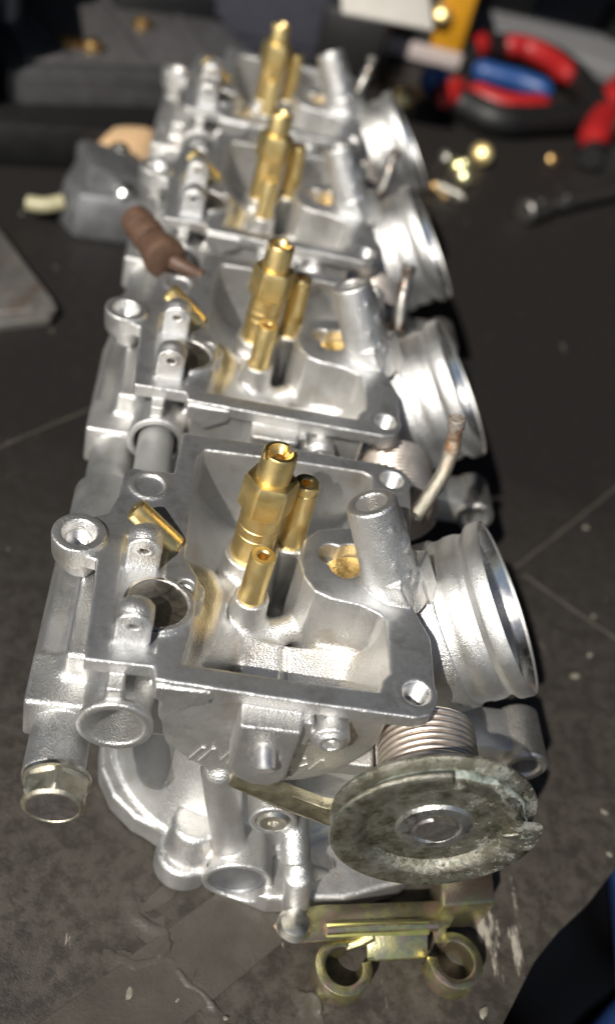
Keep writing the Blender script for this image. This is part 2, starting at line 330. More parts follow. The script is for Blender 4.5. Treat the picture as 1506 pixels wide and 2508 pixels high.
# ------------------------------------------------------------------ distance field modeller (fillets like a casting has)
class Field:
    def __init__(s, lo, hi, h):
        s.h = h; s.lo = np.array(lo, np.float32)
        s.n = [int(math.ceil((b - a) / h)) + 1 for a, b in zip(lo, hi)]
        s.ax = [(lo[i] + h * np.arange(s.n[i])).astype(np.float32) for i in range(3)]
        s.F = np.full(s.n, 1.0, np.float32)
    def win(s, lo, hi, m):
        sl = []
        for i in range(3):
            a = max(0, int((lo[i] - m - s.lo[i]) / s.h)); b = min(s.n[i], int((hi[i] + m - s.lo[i]) / s.h) + 2)
            if b <= a: return None
            sl.append(slice(a, b))
        return tuple(sl)
    def grid(s, sl):
        return s.ax[0][sl[0]][:, None, None], s.ax[1][sl[1]][None, :, None], s.ax[2][sl[2]][None, None, :]
    def put(s, fn, lo, hi, k=0., op='add'):
        sl = s.win(lo, hi, k + .2)
        if sl is None: return
        d = fn(*s.grid(sl)).astype(np.float32); F = s.F[sl]
        if op == 'add':
            if k > 0:
                h = np.clip(.5 + .5 * (d - F) / k, 0, 1); s.F[sl] = d + (F - d) * h - k * h * (1 - h)
            else: s.F[sl] = np.minimum(F, d)
        else:
            d = -d
            if k > 0:
                h = np.clip(.5 - .5 * (d - F) / k, 0, 1); s.F[sl] = d + (F - d) * h + k * h * (1 - h)
            else: s.F[sl] = np.maximum(F, d)
    # primitives
    def cyl(s, a, b, r, r2=None, k=0., op='add', rnd=0.03):
        a = np.array(a, float); b = np.array(b, float); r2 = r if r2 is None else r2
        ln = np.linalg.norm(b - a); u = (b - a) / ln; R_ = max(r, r2)
        def fn(X, Y, Z):
            px, py, pz = X - a[0], Y - a[1], Z - a[2]
            t = px * u[0] + py * u[1] + pz * u[2]
            q = np.sqrt(np.maximum(px * px + py * py + pz * pz - t * t, 0))
            rr = r + (r2 - r) * np.clip(t / ln, 0, 1)
            dx = (q - rr + rnd) ; dy = np.abs(t - ln / 2) - ln / 2 + rnd
            return np.minimum(np.maximum(dx, dy), 0) + np.sqrt(np.maximum(dx, 0) ** 2 + np.maximum(dy, 0) ** 2) - rnd
        s.put(fn, np.minimum(a, b) - R_, np.maximum(a, b) + R_, k, op)
    def cap(s, a, b, r, r2=None, k=0., op='add'):
        a = np.array(a, float); b = np.array(b, float); r2 = r if r2 is None else r2
        ln = np.linalg.norm(b - a) + 1e-9; u = (b - a) / ln; R_ = max(r, r2)
        def fn(X, Y, Z):
            px, py, pz = X - a[0], Y - a[1], Z - a[2]
            t = np.clip(px * u[0] + py * u[1] + pz * u[2], 0, ln)
            return np.sqrt((px - t * u[0]) ** 2 + (py - t * u[1]) ** 2 + (pz - t * u[2]) ** 2) - (r + (r2 - r) * t / ln)
        s.put(fn, np.minimum(a, b) - R_, np.maximum(a, b) + R_, k, op)
    def box(s, c, hs, rnd=.05, k=0., op='add', rot=None):
        c = np.array(c, float); hs = np.array(hs, float)
        R_ = np.array(Euler(rot).to_matrix()) if rot else np.eye(3); e = np.abs(R_) @ hs
        def fn(X, Y, Z):
            p = (X - c[0], Y - c[1], Z - c[2])
            q = [np.abs(R_[0, i] * p[0] + R_[1, i] * p[1] + R_[2, i] * p[2]) - hs[i] + rnd for i in range(3)]
            return np.sqrt(sum(np.maximum(x, 0) ** 2 for x in q)) + np.minimum(np.maximum(np.maximum(q[0], q[1]), q[2]), 0) - rnd
        s.put(fn, c - e, c + e, k, op)
    def poly(s, pts, a0, a1, axis=2, rnd=.03, k=0., op='add', extra=None):
        """extrude a polygon along an axis; polygon coordinates are the two other axes in order"""
        P = np.array(pts, np.float32); i, j = [(1, 2), (0, 2), (0, 1)][axis]
        lo = np.zeros(3); hi = np.zeros(3); lo[[i, j]] = P.min(0); hi[[i, j]] = P.max(0); lo[axis], hi[axis] = a0, a1
        def fn(*G):
            U, V = G[i], G[j]
            d2 = None; sg = None
            for q in range(len(P)):
                A = P[q]; B = P[q - 1]; e = B - A
                wx, wy = U - A[0], V - A[1]
                t = np.clip((wx * e[0] + wy * e[1]) / (e @ e), 0, 1)
                dd = (wx - e[0] * t) ** 2 + (wy - e[1] * t) ** 2
                c1 = V >= A[1]; c2 = V < B[1]; c3 = e[0] * wy > e[1] * wx
                fl = (c1 & c2 & c3) | (~c1 & ~c2 & ~c3)
                d2 = dd if d2 is None else np.minimum(d2, dd); sg = fl if sg is None else sg ^ fl
            d = np.sqrt(d2) * np.where(sg, -1, 1) + rnd
            wz = np.abs(G[axis] - (a0 + a1) / 2) - (a1 - a0) / 2 + rnd
            d, wz = np.broadcast_arrays(d, wz)
            out = np.minimum(np.maximum(d, wz), 0) + np.sqrt(np.maximum(d, 0) ** 2 + np.maximum(wz, 0) ** 2) - rnd
            return extra(out, *G) if extra else out
        s.put(fn, lo, hi, k, op)
    def mesh(s, name):
        F = s.F; h = s.h
        for ax in range(3):      # close at the border
            for e in (0, -1):
                sl = [slice(None)] * 3; sl[ax] = e; F[tuple(sl)] = np.maximum(F[tuple(sl)], h * .2)
        ins = F < 0
        cnt = np.zeros([n - 1 for n in F.shape], np.int8); nx, ny, nz = F.shape
        cs = [(i, j, k) for i in (0, 1) for j in (0, 1) for k in (0, 1)]
        for i, j, k in cs: cnt += ins[i:nx - 1 + i, j:ny - 1 + j, k:nz - 1 + k]
        cells = np.argwhere((cnt > 0) & (cnt < 8)).astype(np.int32)
        val = {c: F[cells[:, 0] + c[0], cells[:, 1] + c[1], cells[:, 2] + c[2]] for c in cs}
        acc = np.zeros((len(cells), 3), np.float32); num = np.zeros(len(cells), np.float32)
        for a in cs:
            for ax in range(3):
                if a[ax]: continue
                b = list(a); b[ax] = 1; b = tuple(b)
                va, vb = val[a], val[b]; m_ = (va < 0) != (vb < 0)
                t = np.where(m_, va / np.where(m_, va - vb, 1), 0)
                for q in range(3): acc[:, q] += np.where(m_, a[q] + (t if q == ax else 0), 0)
                num += m_
        vert = s.lo + (cells + acc / num[:, None]) * h
        idx = np.full(cnt.shape, -1, np.int32); idx[cells[:, 0], cells[:, 1], cells[:, 2]] = np.arange(len(cells))
        quads = []
        for ax in range(3):
            o1, o2 = [(1, 2), (2, 0), (0, 1)][ax]
            A = [slice(0, n - 1) if q == ax else slice(1, n - 1) for q, n in enumerate(F.shape)]
            B = list(A); B[ax] = slice(1, None)
            d = ins[tuple(A)].astype(np.int8) - ins[tuple(B)].astype(np.int8)
            for sgn in (1, -1):
                e = np.argwhere(d == sgn)
                for q in range(3):
                    if q != ax: e[:, q] += 1
                def at(d1, d2):
                    c = e.copy(); c[:, o1] -= d1; c[:, o2] -= d2; return idx[c[:, 0], c[:, 1], c[:, 2]]
                q4 = [at(1, 1), at(0, 1), at(0, 0), at(1, 0)]
                if sgn < 0: q4 = q4[::-1]
                quads.append(np.stack(q4, 1))
        Q = np.concatenate(quads)
        me = bpy.data.meshes.new(name)
        me.vertices.add(len(vert)); me.vertices.foreach_set("co", vert.ravel().astype(np.float32))
        me.loops.add(Q.size); me.loops.foreach_set("vertex_index", Q.ravel().astype(np.int32))
        me.polygons.add(len(Q)); me.polygons.foreach_set("loop_start", np.arange(0, Q.size, 4, dtype=np.int32))
        me.update(calc_edges=True); me.validate()
        return me

# ------------------------------------------------------------------ carburettor casting (x across, y away, z up; gasket face at z = 0)
NB = Vector((.797, 0, .604)); MB = Vector((8.69, 3.2, -.91))        # inlet bell axis and mouth centre
def bore(t): return MB - NB * t
OUT = [(0, -.27), (1.19, -.25), (1.25, -.52), (3.6, -.63), (5.95, -.70), (6.22, -.6), (6.38, -.3), (6.4, .3), (6.43, 1.2), (6.2, 1.82), (6.05, 2.3), (5.95, 2.9),
       (6.2, 3.6), (6.35, 4.4), (6.4, 5.3), (6.44, 5.8), (6.25, 6.15), (5.9, 6.28), (5.4, 6.27), (3.6, 6.33), (1.24, 6.28), (1.15, 4.9), (.25, 4.86), (.11, 4.6),
       (.1, 4.0), (-.05, 3.4), (-.45, 3.2), (-.55, 2.2), (-.1, 2.1), (-.05, 1.0)]
INN = [(1.69, -.09), (3.5, -.17), (5.30, -.2), (5.36, .05), (5.6, .36), (5.68, .8), (5.66, 1.3), (5.45, 1.65), (5.06, 1.84), (4.5, 1.9), (4.14, 2.05), (3.92, 2.4),
       (3.83, 2.9), (3.95, 3.45), (4.25, 3.8), (4.7, 3.95), (5.3, 4.05), (5.65, 4.4), (5.72, 5.2), (5.6, 5.7), (5.35, 5.87), (3.5, 5.87), (1.75, 5.8), (1.6, 5.5),
       (1.53, 4.2), (1.5, 2.6), (1.85, 2.0), (1.8, .6)]
CHO = [(1.3, -.47), (5.55, -.47), (5.75, 1.0), (5.8, 5.8), (5.5, 6.2), (1.3, 6.2)]
def ucut(cx, z0, r):
    def f(d, X, Y, Z):
        u = np.where(Z < z0, np.sqrt((X - cx) ** 2 + (Z - z0) ** 2) - r, np.abs(X - cx) - r)
        return np.maximum(d, u)
    return f
def build_casting():
    f = Field((-1.3, -1.75, -7.25), (8.9, 7.0, 1.95), .036)
    # lower body: cover deck, cone, block
    deck = [(.42, 2.2), (.50, 1.65), (.85, .98), (1.4, .48), (2.2, .15), (3.3, -.75), (4.5, -1.15), (6.2, -1.0), (7.6, -.5), (8.3, .2), (8.7, 1.8), (8.2, 4), (6.5, 6.0), (3.5, 6.5), (1.2, 5.2), (.4, 3)]
    f.poly(deck, -7.18, -6.45, rnd=.12)
    dk2 = [(3.9 + (x - 3.9) * .93, 2.3 + (y - 2.3) * .92) for x, y in deck]
    f.poly(dk2, -6.8, -6.55, rnd=.1, k=.1)
    f.cyl((3.75, 2.85, -6.78), (3.7, 2.8, -6.1), 3.24, 3.06, k=.05)
    f.cyl((3.7, 2.8, -6.4), (3.6, 2.7, -2.9), 3.02, 1.6, k=.04)
    f.poly([(2.0, .75), (5.9, .55), (6.4, 3), (6, 5.6), (2, 5.6)], -6.4, -1.8, rnd=.2, k=.35)
    f.cyl(tuple(bore(7)), tuple(bore(1.5)), 1.78, k=.3)
    f.cyl(tuple(bore(2.3)), tuple(bore(1.2)), 1.9, k=.2)
    # float chamber
    f.poly(CHO, -2.95, -.1, rnd=.12, k=.08, extra=ucut(3.5, -.82, 2.1))
    f.poly(OUT, -.33, 0, rnd=.03, k=.06)
    f.cyl((-.52, 2.68, -.45), (-.52, 2.68, .1), .50, .53, k=.06); f.cyl((-.45, 2.68, -.85), (-.52, 2.68, -.4), .3, .5, k=.06)
    f.cyl((6.0, -.14, -.52), (6.0, -.14, 0), .42, k=.04); f.cyl((6.0, 5.75, -.75), (6.0, 5.75, 0), .46, k=.05)
    f.poly(INN, -2.3, .3, rnd=.1, k=.05, op='sub', extra=ucut(3.55, -.45, 1.98))
    # inside the chamber: valve platform, jet columns, arm
    f.poly([(1.2, .0), (1.2, 3.0), (1.6, 3.15), (2.2, 2.95), (2.5, 2.3), (2.35, 1.2), (1.95, .0)], -2.6, -.62, rnd=.25, k=.2)
    f.cap((1.7, 1.2, -1.25), (2.65, 1.95, -1.95), .72, .62, k=.25)
    f.cap((2.0, 2.6, -1.35), (2.9, 3.0, -1.55), .55, .5, k=.25)
    f.cyl((2.95, 3.45, -2.6), (2.95, 3.45, -.56), .74, .56, k=.25)
    f.cyl((3.77, 3.98, -2.6), (3.77, 3.98, -.6), .5, .38, k=.22)
    f.cyl((3.0, 2.28, -2.6), (3.0, 2.28, -.64), .44, .36, k=.16)
    f.cap((3.05, 2.0, -1.75), (3.95, 2.3, -1.5), .30, k=.12)
    f.cap((2.9, 2.9, -1.6), (3.0, 2.3, -1.6), .45, k=.25)
    f.poly([(-.3, -2.3), (.3, -2.15), (1.75, -1.42), (2.1, -2.7), (-.3, -2.7)], 3.0, 5.8, axis=0, rnd=.05, k=.3)
    f.box((3.95, .55, -1.98), (.07, 1.3, .12), .04, k=.05, op='sub', rot=(.46, 0, .12))
    f.cyl((1.14, 1.14, -1.4), (1.14, 1.14, .10), .69, k=.05); f.cyl((1.14, 1.14, -1.35), (1.14, 1.14, .4), .56, op='sub')
    f.cyl((1.64, 1.74, -1.2), (1.64, 1.74, -.12), .37, k=.06); f.cyl((1.62, 1.74, -.55), (1.62, 1.74, .2), .165, op='sub')
    f.cyl((1.32, 2.86, -.9), (1.32, 2.86, -.02), .24, k=.06)
    # shallow land milled round the hinge posts
    f.poly([(.42, .02), (1.2, .02), (1.2, 2.85), (.36, 2.85)], -.035, .2, rnd=.02, op='sub')
    # heart shaped well
    f.cyl((4.55, 3.12, -.55), (4.55, 3.12, .3), .30, op='sub', k=.05); f.cyl((4.98, 3.14, -.55), (4.98, 3.14, .3), .36, op='sub', k=.05)
    f.cyl((4.78, 2.83, -.55), (4.78, 2.83, .3), .30, op='sub', k=.05)
    # threaded holes
    f.cyl((-.52, 2.68, -.8), (-.52, 2.68, .3), .245, op='sub'); f.cyl((-.52, 2.68, -.12), (-.52, 2.68, .16), .25, .37, op='sub', rnd=.0)
    f.cyl((6.0, -.14, -.48), (6.0, -.14, .3), .262, op='sub', k=.03); f.cyl((6.0, 5.75, -.6), (6.0, 5.75, .3), .262, op='sub', k=.03)
    # vent post
    f.cyl((6.0, 2.42, -.45), (4.88, 2.95, 1.74), .60, .50, k=.1, rnd=.06)
    a = Vector((-1.12, .53, 2.19)).normalized()
    for i in range(18):
        t = .15 + .8 * random.random(); an = -.6 + 2.2 * random.random(); q = Vector((6.0, 2.42, -.45)).lerp(Vector((4.88, 2.95, 1.74)), t)
        u1 = Vector((.89, 0, .455)); v1 = a.cross(u1); p = q + (u1 * math.cos(an) - v1 * math.sin(an)) * (.56 - .08 * t)
        f.cap(tuple(p), tuple(p + a * .08), .02 + .05 * random.random(), k=.09)
    f.box((6.28, 2.75, .05), (.28, .3, .5), .05, k=.06, rot=(0, -.55, -.4))
    f.box((5.85, 2.2, .1), (.22, .22, .42), .04, k=.05, rot=(.2, -.55, -.4))
    a = Vector((-1.12, .53, 2.19)).normalized(); t0 = Vector((4.88, 2.95, 1.74))
    f.cyl(tuple(t0 - a * .75), tuple(t0 + a * .2), .25, .32, op='sub', k=.03)
    # back pad, pipe socket and fuel tube
    f.cyl((.68, 4.38, -.9), (.68, 4.38, .035), .40, k=.08); f.cyl((.68, 4.38, -.02), (.68, 4.38, .2), .31, op='sub')
    f.cyl((.68, 3.2, -1.23), (.68, 4.95, -1.23), .60, k=.1); f.cyl((.68, 4.5, -1.23), (.68, 5.4, -1.23), .46, op='sub')
    f.cyl((.68, -.70, -1.23), (.68, 1.8, -1.23), .63, k=.1); f.cyl((.68, -.76, -1.23), (.68, -.60, -1.23), .69, k=.05)
    f.cyl((.68, -1.2, -1.23), (.68, .5, -1.23), .53, .50, op='sub', k=.03)
    f.box((.60, -.42, -.52), (.15, .20, .22), .03, k=.03)
    f.poly([(1.27, -.1), (2.25, -.1), (2.25, -.42), (1.72, -.74), (1.27, -.45)], -.60, -.35, axis=1, rnd=.02)
    # front ear and nub
    f.poly([(2.82, -.33), (3.92, -.33), (3.92, -1.78), (3.85, -1.98), (3.65, -2.16), (3.35, -2.16), (3.02, -1.98), (2.82, -1.65)], -1.06, -.35, axis=1, rnd=.05, k=.02)
    f.cyl((3.40, -1.3, -1.1), (3.40, -1.0, -1.1), .30, op='sub', rnd=.02)
    f.poly([(2.98, -1.7), (3.98, -1.5), (3.98, -2.0), (3.72, -2.36), (3.38, -2.36), (3.05, -2.1)], -.92, -.45, axis=1, rnd=.05, k=.03)
    f.box((4.02, -.62, -.70), (.14, .2, .36), .04, k=.03)
    f.cyl((4.52, -.3, -.70), (4.52, -.92, -.70), .36, k=.05); f.cyl((4.52, -.85, -.70), (4.52, -1.0, -.70), .34, .24, k=.04); f.cyl((4.52, -1.2, -.70), (4.52, -.8, -.70), .15, op='sub')
    # rail along the left side
    f.cyl((-.28, -1.28, -2.25), (-.28, 6.95, -2.25), .56, k=.1)
    f.cyl((-.28, 4.7, -2.25), (-.28, 6.3, -2.25), .72, k=.08)
    f.box((-.42, .42, -2.12), (.60, .60, .55), .09, k=.05)
    f.box((-.62, 2.6, -2.15), (.40, 1.75, .45), .1, k=.1, rot=(0, .25, 0))
    f.box((.5, 2.2, -1.7), (.9, 1.7, .75), .1, k=.25)
    f.box((.3, 5.6, -2.2), (.5, .9, .5), .1, k=.2)
    # front of the lower body: plug boss, screw boss, posts, ear lug, rod
    f.cyl((3.76, -.85, -6.42), (3.76, 1.6, -6.35), .76, .82, k=.1); f.cyl((3.76, -1.05, -6.42), (3.76, -.73, -6.42), .63, op='sub')
    f.cyl((4.15, -.58, -4.25), (4.15, 1.2, -4.25), .50, .6, k=.15); f.cyl((4.15, -.75, -4.25), (4.15, -.42, -4.25), .36, op='sub')
    f.cyl((4.78, -1.05, -5.05), (4.62, -.2, -4.5), .28, .34, k=.12); f.cyl((4.78, -1.2, -5.13), (4.77, -.9, -4.98), .13, op='sub')
    f.cyl((4.95, -1.0, -5.6), (5.12, -1.38, -6.75), .30, k=.1); f.cap((4.95, -.9, -5.6), (4.8, .4, -5.2), .3, k=.15)
    f.box((5.35, -.75, -5.9), (.3, .07, .22), .04, k=.1, rot=(0, .6, .2))
    f.cap((2.85, -.25, -3.0), (3.45, -.28, -5.75), .40, .36, k=.08)
    f.cyl((2.62, -.24, -7.15), (2.62, -.16, -6.45), .66, k=.06, rnd=.14); f.cyl((2.7, -.1, -6.5), (2.72, .05, -5.6), .58, .52, k=.05, rnd=.14)
    f.cap((3.1, -.25, -6.2), (2.8, .6, -6.2), .34, k=.12); f.cyl((3.2, -.72, -6.15), (3.18, -.3, -6.15), .13, op='sub')
    return f.mesh("body")
def build_hinge_post():
    f = Field((-.5, -.45, -.15), (.5, .55, 1.0), .03)
    f.box((0, .05, .25), (.285, .22, .40), .03)
    f.cyl((0, -.17, .55), (0, .27, .55), .285, k=.02, rnd=.02)
    f.cap((0, .06, .55), (0, .07, .62), .285, k=.03)
    f.box((0, -.475, .62), (.6, .25, 1.2), .02, k=.02, op='sub', rot=(-.22, 0, 0))
    f.cyl((0, -.5, .53), (0, .6, .56), .085, op='sub', rnd=0)
    return f.mesh("hinge_post")

CAST_ME = build_casting(); POST_ME = build_hinge_post()
DZ = 7.2
def lettering(parent):
    cu = bpy.data.curves.new("cast_lettering", 'FONT'); cu.body = "MIKUNI"; cu.size = .66; cu.shear = .45; cu.extrude = .012; cu.space_character = 1.12; cu.bevel_depth = .006
    ob = bpy.data.objects.new("tmp", cu); COL.objects.link(ob); bpy.context.view_layer.update()
    me = bpy.data.meshes.new_from_object(ob.evaluated_get(bpy.context.evaluated_depsgraph_get()))
    bpy.data.objects.remove(ob)
    co = np.zeros(len(me.vertices) * 3, np.float32); me.vertices.foreach_get("co", co); co = co.reshape(-1, 3)
    x1 = co[:, 0].max(); V = np.stack([2.13 + (x1 - co[:, 0]), -.478 - co[:, 2] * 1.0, -1.98 - co[:, 1]], 1)
    me.vertices.foreach_set("co", V.ravel().astype(np.float32)); me.update()
    return link_mesh("cast_lettering", me, M['cast'], parent, True, 30)
def thread(name, parent, c, r, depth, top, seg=32):
    depth *= .75
    prof = []; z = top; k = 0
    while z > top - depth:
        prof.append((r if k % 2 == 0 else r - .035, z)); z -= .035; k += 1
    prof.append((r - .03, z)); prof.append((.001, z - .03))
    return Geo().lathe(prof, c, (0, 0, 1), seg, caps=False).build(name, M['thread'], parent, True, 20)
def part(p, root): p.parent = root; p.location = (0, 0, DZ); return p
def make_carburetor(root):
    body = part(link_mesh("body", CAST_ME, M['cast'], None, True, 0), root)
    lettering(body)
    # inlet bell with its turned bore
    pr = [(1.80, -2.6), (1.84, -1.75), (1.85, -1.25), (1.84, -1.15), (1.83, -1.05), (1.84, -.95), (1.87, -.88), (1.87, -.68), (1.85, -.60), (1.82, -.54), (1.82, -.48), (1.86, -.42), (1.94, -.36), (1.97, -.30), (1.98, -.06), (1.96, 0), (1.93, 0)]
    bell = part(Geo().lathe(pr + [(1.925, -.06)], MB, NB, 96, caps=False).build("inlet_bell", M['bell'], None, True, 28), root)
    bi = [(1.924, -.05), (1.90, -.12), (1.86, -.3), (1.78, -.34), (1.74, -.9), (1.60, -1.6), (1.52, -2.6), (1.52, -4.2), (0.002, -4.2)]
    Geo().lathe(bi, MB, NB, 96, caps=False).build("bore_lining", M['bright'], bell, True, 28)
    # hinge posts
    for y in (.40, 2.24):
        me = POST_ME if y < 1 else POST_ME
        o = bpy.data.objects.new("hinge_post", me); COL.objects.link(o)
        if not me.materials: me.materials.append(M['cast']); me.polygons.foreach_set("use_smooth", [True] * len(me.polygons))
        o.parent = root; o.location = (.76, y, DZ - .02); o.scale = (1.14, 1.1, .92)
    # main jet holder
    c = (2.95, 3.45, 0); ax = (.04, .025, 1)
    mj = part(Geo().lathe([(0.351, -.75), (0.433, -.72), (0.433, .06), (0.415, .075), (0.433, .09), (0.433, .30), (0.415, .315), (0.433, .33), (0.433, .72)], c, ax, 48).build("main_jet_holder", M['brass'], None), root)
    hx = lambda r, h, t: r * (math.cos(math.pi / 6) / math.cos(((t) % (math.pi / 3)) - math.pi / 6) if r > .44 else 1)
    Geo().lathe([(0.439, .68), (0.515, .70), (0.567, .76), (0.567, 1.42), (0.515, 1.52), (0.363, 1.55)], c, ax, 60, rot=.35, rfun=hx).build("hex_collar", M['brass'], mj, True, 25)
    def slot(r, h, t):
        return r
    jt = Geo().lathe([(0.363, 1.50), (0.351, 1.56), (0.345, 2.12), (0.316, 2.17), (0.246, 2.175), (0.199, 2.08), (0.117, 2.02), (0.117, 1.7), (0.001, 1.7)], c, ax, 48)
    # notched rim: push down the vertices that fall in the screwdriver slot
    for i, v in enumerate(jt.v):
        d = Vector(v) - Vector(c); 
        if v.z > 2.05 and abs(d.x * .55 - d.y * .83 + .02) < .075: v.z -= .13
    jt.build("main_jet", M['brass'], mj, True, 30)
    c = (3.0, 2.28, 0)
    part(Geo().lathe([(0.223, -.9), (0.236, -.68), (0.269, -.64), (0.269, -.56), (0.255, -.53), (0.262, .49), (0.236, .55), (0.144, .55), (0.111, .52), (0.111, .2), (0.001, .2)], c, (.03, .02, 1), 36).build("pilot_jet", M['brass'], None), root)
    c = (3.79, 3.98, 0)
    aj = part(Geo().lathe([(0.262, -.8), (0.310, -.5), (0.297, .1), (0.283, .84), (0.262, .86), (0.283, .88), (0.283, 1.02), (0.249, 1.07), (0.165, 1.07), (0.117, 1.04), (0.117, .7), (0.001, .7)], c, (.0, .03, 1), 36).build("air_jet", M['brass'], None), root)
    # float pin leaning on the rear post
    a, b = Vector((1.27, 2.84, -.02)), Vector((.46, 3.08, .56)); d = (b - a).normalized()
    ln = (b - a).length
    part(Geo().lathe([(.23, -.1), (.24, 0), (.24, ln - .04), (.20, ln), (.06, ln), (.05, ln - .01), (.001, ln - .015)], a, d, 28).build("float_pin", M['brass'], None), root)
    # valve bore
    part(Geo().lathe([(0.645, .085), (0.583, .10), (0.546, .07), (0.546, -.26), (0.508, -.27), (0.459, -.25), (0.446, -.30), (0.446, -.9), (0.149, -.9), (0.136, -1.1), (0.001, -1.1)], (1.14, 1.14, 0), (.06, 0, 1), 64).build("float_valve_seat", M['seat'], None, True, 25), root)
    part(Geo().lathe([(.555, -.13), (.50, -.10), (.455, -.10), (.43, -.13), (.425, -.24)], (1.13, 1.27, 0), (.06, 0, 1), 64, caps=False).build("seat_ring", M['thread'], None, True, 40), root)
    part(thread("threaded_insert", None, (-.52, 2.68, 0), .25, .6, -.1), root)
    part(thread("threaded_insert", None, (6.0, -.14, 0), .265, .6, -.03), root)
    part(thread("threaded_insert", None, (6.0, 5.75, 0), .265, .6, -.03), root)
    part(thread("threaded_insert", None, (1.62, 1.74, 0), .168, .4, -.15), root)
    part(Geo().lathe([(.50, -.42), (.47, -.36), (.30, -.39), (.001, -.41)], (4.82, 3.02, 0), (-.25, .05, 1), 36).build("well_plug", M['brass_pitted'], None), root)
    Y = (0, -1, 0)
    part(Geo().lathe([(.62, -.75), (.62, -.80), (.58, -.81), (.54, -.76), (.001, -.75)], (3.76, 0, -6.42), (0, 1, 0), 40).build("core_plug", M['bowl'], None), root)
    sc = Geo().lathe([(.35, .40), (.35, .56), (.28, .62), (.12, .62), (.10, .54), (.001, .52)], (4.15, 0, -4.25), Y, 32)
    part(sc.build("cover_screw", M['steel'], None), root)
    part(Geo().lathe([(.20, .9), (.20, 1.36), (.17, 1.40), (.001, 1.40)], (3.34, .0, -.80), (.06, -1, -.32), 24).build("ear_pin", M['thread'], None), root)
    # choke spigot low under the bell
    lg = Geo().lathe([(.30, 1.3), (.30, .05), (.34, 0), (.48, 0), (.52, -.06), (.52, -1.3), (.45, -1.4)], (9.72, 1.0, -3.75), (0, -1, 0), 40)
    lg.v = [Vector((v.x, v.y, v.z)) for v in lg.v]
    part(Geo().lathe([(.001, -.9), (.28, -.9), (.30, -.06), (.35, 0), (.47, 0), (.52, -.07), (.52, -1.35), (.001, -1.5)], (9.72, 1.0, -3.7), (0, -1, 0), 40).build("balance_spigot", M['cast'], None), root)
    part(Geo().box((8.7, 1.75, -3.75), (.8, .55, .42), None, .08).build("spigot_arm", M['cast'], None), root)
    return body
def spring(root):
    n = 12; pts = []
    for i in range(n * 28 + 1):
        t = i / 28 * 2 * math.pi; pts.append((6.70 + .93 * math.cos(t), .15 - 1.64 * i / (n * 28), -1.70 + .93 * math.sin(t)))
    return part(Geo().tube(pts, .067, 8).build("return_spring", M['spring'], None, True, 60), root)
def vent_pipe(root, pts, r=.175, m='rusty'):
    P = smooth_path(pts, 8); n = len(P)
    rad = [r * (1.12 if i > n - 5 else (.90 if n - 9 < i <= n - 5 else (1.10 if n - 12 < i <= n - 9 else 1))) for i in range(n)]
    g_ = Geo().tube(P, rad, 20, caps=False)
    d = (P[-1] - P[-2]).normalized()
    g_.lathe([(r * 1.08, 0), (r * .98, .02), (r * .72, .01), (r * .66, -.35), (.001, -.36)], P[-1], d, 20)
    return part(g_.build("vent_pipe", M[m], None), root)

OFFS = [0, 8.0, 16.12, 24.2]
LABS = ["nearest silver carburetor, with a corroded cable pulley and spring on its front",
        "second silver carburetor, sharp brass jets, the brown ribbed rubber fitting lying at its back corner",
        "third silver carburetor, slightly blurred, standing between the brown fitting and the hindmost one",
        "hindmost and most blurred silver carburetor, in front of the slate blue case"]
roots = []
GROUP = "carburetors of the four-cylinder bank"
r0 = empty("carburetor", (0, 0, TZ), LABS[0], "carburetor", GROUP); make_carburetor(r0)
def copy_tree(o, parent):
    c = o.copy(); COL.objects.link(c); c.parent = parent
    for ch in o.children: copy_tree(ch, c)
    return c
roots.append(r0)
for k in (1, 2, 3):
    r = r0.copy(); COL.objects.link(r); r.location = (0, OFFS[k], TZ); r['label'] = LABS[k]
    for ch in list(r0.children): copy_tree(ch, r)
    roots.append(r)
for r in roots: spring(r)
vent_pipe(r0, [(6.6, 5.1, -.45), (6.8, 5.3, .0), (7.05, 5.65, .55), (7.12, 5.95, 1.1), (7.0, 6.0, 1.78)])
vent_pipe(roots[1], [(7.0, 5.3, -.75), (6.95, 5.6, -.1), (6.95, 5.9, .35), (6.95, 6.1, .85)], .19, 'dull_pipe')
vent_pipe(roots[2], [(6.9, 5.0, -.6), (7.1, 5.4, -.2), (7.2, 5.8, .25), (7.25, 6.0, .75)], .19, 'dull_pipe')
vent_pipe(roots[3], [(6.5, 5.1, -.5), (6.7, 5.5, .0), (6.85, 5.7, .5), (6.9, 5.8, 1.0)], .19, 'dull_pipe')
# fuel pipes that bridge neighbouring carburetors
for k in (0, 1, 2):
    y0 = OFFS[k] + 4.6; y1 = OFFS[k + 1] + .4
    o = Geo().lathe([(.30, 0), (.42, 0), (.42, y1 - y0), (.30, y1 - y0)], (.68, y0 - OFFS[k], -1.23), (0, 1, 0), 40).build("bridge_pipe", M['grey_pipe'], None)
    part(o, roots[k])

